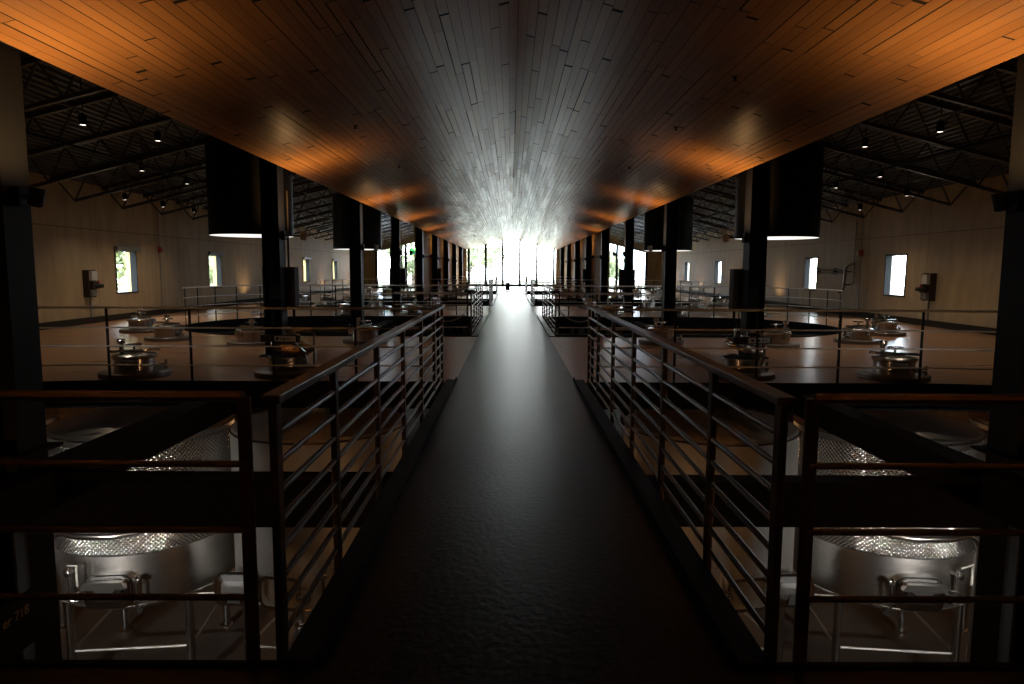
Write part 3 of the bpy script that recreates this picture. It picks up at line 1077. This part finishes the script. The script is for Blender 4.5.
# ------------------------------------------------------------------ wall fittings
def isolator(s, y, label):
    t = thing('isolator_box', label, 'switch box', (s * WX, y, 0))
    i = -s
    MB().cbox(0, i * .16, -.17, .17, .72, 1.46, .012).build('back_box', M['dgrey'], t)
    MB().cbox(i * .15, i * .24, -.13, .13, 1.18, 1.44, .015).build('cover', M['pale'], t)
    MB().cbox(i * .15, i * .26, -.12, .12, .95, 1.15, .02).build('socket', M['dgrey'], t)
    MB().lathe([(.07, 0), (.07, .1), (.05, .14), (.05, .2)], 16, cap0=True, cap1=True, mtx=Matrix.Translation((i * .24, .0, 1.03)) @ Matrix.Rotation(R(90 * i), 4, 'Y') @ Matrix.Rotation(R(-25), 4, 'X')).build('plug', M['rubber'], t)
    MB().lathe([(.04, 0), (.045, .03), (.02, .04)], 14, cap0=True, cap1=True, mtx=Matrix.Translation((i * .25, .1, 1.13)) @ Matrix.Rotation(R(90 * i), 4, 'Y')).build('switch_knob', M['red'], t)
    MB().cbox(i * .15, i * .22, -.12, .12, .75, .93, .02).build('junction_box', M['grey'], t)
    MB().tube([(i * .08, 0, .73), (i * .08, 0, .17)], .025, 8).build('conduit', M['grey'], t)


isolator(-1, 18.75, 'grey isolator box with plug on the wall before the first window on the left')
isolator(1, 19.0, 'grey isolator box with plug on the wall before the first window on the right')


def alarm(s, y, label):
    t = thing('fire_alarm', label, 'alarm', (s * (WX - (.02 if s > 0 else .004)), y, 0))
    i = -s
    MB().cbox(i * .002, i * .07, -.08, .08, 2.02, 2.22, .012).build('body', M['red'], t)
    MB().lathe([(.05, 0), (.06, .02), (.05, .04)], 14, cap0=True, cap1=True, mtx=Matrix.Translation((i * .07, 0, 2.12)) @ Matrix.Rotation(R(90 * i), 4, 'Y')).build('horn', M['red'], t)
    MB().tube([(i * .025, 0, 2.22), (i * .025, 0, 3.3)], .014, 8).build('conduit', M['grey'], t)
    MB().tube([(i * .025, 0, 2.02), (i * .025, 0, .18)], .014, 8).build('conduit', M['grey'], t)


alarm(-1, 22.7, 'red fire alarm with conduit on the wall past the first window on the left')
alarm(1, 22.9, 'red fire alarm with conduit on the wall above the pipework')

# pipework on the right wall
t = thing('wall_pipework', 'twin horizontal pipes ending in an S-bent standpipe on the right wall', 'pipework', (WX, 23.6, 0))
mb = MB()
for z in (1.56, 1.45):
    mb.tube([(-.12, .25, z), (-.12, 2.6, z)], .03, 10)
mb.build('supply_pipe', M['pipe'], t)
pts = [(-.1, -.42, 1.78), (-.16, -.25, 1.74), (-.2, -.08, 1.66), (-.2, .0, 1.56), (-.2, .02, 1.2), (-.2, .04, .98), (-.2, .14, .86), (-.22, .3, .80)]
MB().tube(pts, .042, 12).build('standpipe', M['pipe'], t)
MB().lathe([(.07, 0), (.07, .05)], 16, cap0=True, cap1=True, mtx=Matrix.Translation((-.22, .3, .80)) @ Matrix.Rotation(R(-80), 4, 'X')).build('coupling', M['steel'], t)
mb = MB()
for z in (1.5, 1.05):
    mb.cbox(-.22, 0, -.03, .03, z - .02, z + .02, .004)
for y in (1.0, 2.3):
    mb.cbox(-.15, 0, y - .02, y + .02, 1.40, 1.61, .004)
mb.build('bracket', M['dgrey'], t)
MB().tube([(-.03, -.25, 3.2), (-.03, -.25, 1.1), (-.1, -.2, 1.05)], .02, 8).build('conduit', M['grey'], t)

# low wall washers whose glow climbs the walls between the windows
for s in (-1, 1):
    for j, y in enumerate((29.8, 36.0, 42.2, 48.5)):
        t = thing('wall_washer', f'small floor lamp washing the {SIDE[s]} wall, {ORD[j]} from the camera', 'lamp', (s * (WX - .45), y, 0), group='lamps at the foot of the walls')
        MB().lathe([(.07, 0), (.08, .01), (.08, .1), (.065, .1), (.06, .08)], 18, cap0=True).build('housing', M['black'], t)
        MB().lathe([(.06, .085), (.01, .09)], 18, cap1=True).build('lens', M['warm'], t)
        d = bpy.data.lights.new('washer_glow', 'SPOT')
        d.energy = 34
        d.color = (1.0, 0.70, 0.42)
        d.spot_size = R(150)
        d.spot_blend = 1
        d.shadow_soft_size = .05
        o = bpy.data.objects.new('washer_glow', d)
        COL.objects.link(o)
        o.location = (s * (WX - .45), y, .12)
        o.rotation_euler = (R(180), R(-12 * s), 0)

# green exit sign on its arm by the fourth left column
t = thing('exit_sign', 'small green sign on an arm by the fourth left column', 'sign', (-CX + .17, ROW[3] + .1, 2.16))
MB().tube([(0, 0, 0), (.42, 0, 0)], .012, 8).build('arm', M['black'], t)
MB().cbox(.29, .51, -.03, .03, -.1, .12, .01).build('panel', M['green'], t)

# little lamps hung among the trusses
def ray(px, py):
    v = Vector(((px - 512) / 683, -(py - 342) / 683, -1))
    return (cam.matrix_world.to_3x3() @ v).normalized()


def under_roof(px, py, drop):
    d = ray(px, py)
    s = -1 if d.x < 0 else 1
    # CAM.z + t d.z = 3.12 + .25 (11.3 - s(CAM.x + t d.x)) - drop
    tt = (3.12 + .25 * (11.3 - s * CAM.x) - drop - CAM.z) / (d.z + .25 * s * d.x)
    return CAM + d * tt


LP = {-1: [(83, 125), (158, 141), (142, 171), (187, 184), (125, 200), (163, 207), (194, 212)],
      1: [(940, 132), (865, 147), (880, 177), (836, 188), (907, 196), (860, 210)]}
for s in (-1, 1):
    for j, (px, py) in enumerate(LP[s]):
        p = under_roof(px, py, .12)
        t = thing('roof_downlight', f'tiny downlight hung among the {SIDE[s]} roof trusses, {ORD[j]} counting back from the camera', 'lamp', p, group='downlights among the trusses')
        MB().lathe([(.05, 0), (.06, .0), (.065, .16), (.03, .19), (.02, .19)], 16, cap1=True).build('can', M['black'], t)
        MB().lathe([(.052, .004), (.01, .0)], 16, cap1=True).build('lens', M['small'], t)
        MB().tube([(0, 0, .18), (0, 0, .85)], .008, 6).build('stem', M['black'], t)
        d = bpy.data.lights.new('downlight_glow', 'SPOT')
        d.energy = 46
        d.color = (1.0, 0.80, 0.58)
        d.spot_size = R(125)
        d.spot_blend = 1
        d.shadow_soft_size = .05
        o = bpy.data.objects.new('downlight_glow', d)
        COL.objects.link(o)
        o.location = p - Vector((0, 0, .02))

# sprinkler heads in the wood ceiling
for j, (x, y) in enumerate(((0, 20.5), (0, 36), (-2.4, 29), (2.4, 29), (-2.4, 14.5), (2.4, 14.5), (-2.4, 10.5), (2.4, 10.5), (2.4, 7.8), (-2.4, 44), (2.4, 44))):
    z = CZ + CS * (CE - abs(x))
    t = thing('ceiling_sprinkler', f'small dark sprinkler head under the plank ceiling, number {j + 1}', 'sprinkler', (x, y, z), group='sprinkler heads in the plank ceiling')
    lbl = {0: 'on the ridge line, nearer one', 1: 'on the ridge line, farther one'}.get(j)
    sidew = 'centre' if x == 0 else SIDE[-1 if x < 0 else 1]
    t['label'] = f'small dark sprinkler head in the plank ceiling, {sidew} line, {int(y)} metres along'
    MB().lathe([(.035, .02), (.035, -.006), (.012, -.01), (.012, -.035), (.026, -.038), (.026, -.044)], 14, cap1=True).build('head', M['black'], t)

# bin at the far end of the walkway
t = thing('litter_bin', 'small dark bin standing on the walkway before the far window', 'bin', (-.27, 48.8, .006))
MB().cbox(-.15, .15, -.15, .15, .03, .52, .02).build('body', M['black'], t)
MB().cbox(-.16, .16, -.16, .16, .52, .57, .012).build('lid', M['dgrey'], t)
fb = MB()
for a in (-.11, .11):
    for b in (-.11, .11):
        fb.cbox(a - .02, a + .02, b - .02, b + .02, 0, .03, .004)
fb.build('foot', M['steel'], t)

# lettered board by the first left column
t = thing('lettered_board', 'black board with faint slanting lettering beside the first left column', 'sign', (-4.02, 5.2, -1.36))
MB().cbox(-.03, .0, -.55, .23, -.2, .25, .006).build('board', M['black'], t)
cu = bpy.data.curves.new('lettering', 'FONT')
cu.body = 'er 718'
cu.size = .11
cu.extrude = .002
cu.align_x = 'RIGHT'
tmp = bpy.data.objects.new('lettering_curve', cu)
COL.objects.link(tmp)
bpy.context.view_layer.update()
me = bpy.data.meshes.new_from_object(tmp.evaluated_get(bpy.context.evaluated_depsgraph_get()))
bpy.data.objects.remove(tmp)
me.materials.clear()
me.materials.append(M['sign'])
lt = bpy.data.objects.new('lettering', me)
COL.objects.link(lt)
lt.parent = t
lt.location = (.003, .16, .08)
lt.rotation_euler = (R(90), 0, R(90))

# ------------------------------------------------------------------ lights of the lower cellar
for s in (-1, 1):
    for j, (x, y, z, e, c) in enumerate(((3.9, 14.2, -1.2, 22, (1.0, .5, .2)), (5.15, 1.9, -1.0, 30, (1.0, .5, .2)), (.0, 5.2, -1.0, 18, (1.0, .5, .22)), (10.6, 12.0, -1.2, 22, (1.0, .5, .2)))):
        if j == 2 and s > 0:
            continue
        t = thing('cellar_lamp', f'cellar lamp beneath the {SIDE[s]} deck, {ORD[j]} in its row' if j != 2 else 'cellar lamp beneath the walkway between the tanks', 'lamp', (s * x, y, z))
        MB().lathe([(.05, .14), (.12, .1), (.13, .02), (.11, .0)], 18, cap0=True).build('housing', M['black'], t)
        MB().lathe([(.11, .004), (.01, 0)], 18, cap1=True).build('lens', M['warm'], t)
        MB().tube([(0, 0, .13), (0, 0, -.3 - z)], .015, 8).build('stem', M['black'], t)
        d = bpy.data.lights.new('cellar_glow', 'POINT')
        d.energy = e
        d.color = c
        d.shadow_soft_size = .06
        o = bpy.data.objects.new('cellar_glow', d)
        COL.objects.link(o)
        o.location = (s * x, y, z - .12)
    # added strip light, unseen under the near deck, brightens the tank fronts
    t = thing('added_strip_light', f'added unseen strip light under the near deck on the {SIDE[s]}', 'lamp', (s * 6.2, 1.6, -.8))
    MB().cbox(-.8, .8, -.09, .09, 0, .08, .008).build('housing', M['grey'], t)
    MB().tube([(-.75, .05, -.03), (.75, .05, -.03)], .025, 10).build('tube', M['fill_lens'], t)
    MB().tube([(0, 0, .08), (0, 0, .5)], .012, 8).build('stem', M['black'], t)
    d = bpy.data.lights.new('tank_fill_glow', 'AREA')
    d.shape = 'RECTANGLE'
    d.size, d.size_y = 1.1, .2
    d.energy = 20
    d.color = (1.0, .95, .88)
    d.spread = R(44)
    o = bpy.data.objects.new('tank_fill_glow', d)
    COL.objects.link(o)
    o.location = (s * 6.2, 1.75, -.86)
    o.rotation_euler = Vector((-s * .8, 7.2, -1.1)).to_track_quat('-Z', 'Z').to_euler()

# ------------------------------------------------------------------ outdoors
struct(MB().box(-70, 70, YE + 4.2, 170, -1.4, -1.2).build('ground', M['ground']), 'pale ground outside beyond the end windows', 'ground')
for s in (-1, 1):
    struct(MB().box(s * (WX + .5), s * 70, YB, YE + 4.2, -1.4, -1.2).build('ground', M['ground']), f'pale ground outside the {SIDE[s]} wall', 'ground')
struct(MB().box(-WX, WX, YE + .3, YE + 4, -.3, -.02).build('terrace', M['ground']), 'terrace slab outside the far window', 'terrace')
tr = thing('terrace_railing', 'thin railing on the terrace outside the far window', 'railing', (0, YE + 3.8, -.02))
for k in range(13):
    MB().cbox(-9 + 1.5 * k - .02, -9 + 1.5 * k + .02, -.02, .02, 0, 1.0, .004).build('post', M['post'], tr)
MB().tube([(-9, 0, 1.0), (9, 0, 1.0)], .025, 8).build('handrail', M['post'], tr)
for z in (.35, .68):
    MB().tube([(-9, 0, z), (9, 0, z)], .012, 6).build('rail', M['post'], tr)


def tree(x, y, h, rad, label, seed):
    rnd = random.Random(seed)
    t = thing('tree', label, 'tree', (x, y, -1.2), group='trees outside the windows')
    tb = MB().tube([(0, 0, 0), (.1, .05, h * .3), (-.05, .1, h * .6), (0, 0, h * .85)], [.22, .17, .11, .04], 10)
    for k in range(6):
        a = rnd.uniform(0, 6.28)
        z = h * rnd.uniform(.35, .65)
        l = rad * rnd.uniform(.5, .8)
        tb.tube([(0, 0, z), (l * .5 * math.cos(a), l * .5 * math.sin(a), z + l * .35), (l * math.cos(a), l * math.sin(a), z + l * .5)], [.08, .05, .02], 6)
    tb.build('trunk', M['bark'], t)
    blobs = [(Vector((rnd.gauss(0, rad * .38), rnd.gauss(0, rad * .38), h * rnd.uniform(.42, .92))), rad * rnd.uniform(.28, .5)) for _ in range(14)]
    mb = MB()
    vs, fs = [], []
    for _ in range(2600):
        c, r = rnd.choice(blobs)
        d = Vector((rnd.gauss(0, 1), rnd.gauss(0, 1), rnd.gauss(0, 1))).normalized()
        p = c + d * r * rnd.uniform(.6, 1.05)
        u = Vector((rnd.gauss(0, 1), rnd.gauss(0, 1), rnd.gauss(0, 1))).normalized()
        q = u.cross(d).normalized()
        l = rnd.uniform(.12, .26)
        n = len(vs)
        vs += [p - u * l, p + q * l * .45, p + u * l, p - q * l * .45]
        fs.append((n, n + 1, n + 2, n + 3))
    mb.add(vs, fs)
    mb.build('foliage', M['leaf'], t)


for j, (x, y, h, r, lab) in enumerate((
        (-3.6, 96, 8.5, 2.8, 'pale tree outside the left half of the far centre window'),
        (-9.5, 66, 6.5, 2.6, 'leafy tree outside the left bay window, outer one'),
        (-5.2, 84, 6.5, 2.2, 'leafy tree outside the left bay window, inner one'),
        (11.5, 84, 5.0, 2.5, 'low tree outside the right bay window'),
        (-16.5, 27, 6.0, 2.2, 'tree outside the first window of the left wall'),
        (-17.0, 37, 6.0, 2.2, 'tree outside the second window of the left wall'))):
    tree(x, y, h, r, lab, 40 + j)
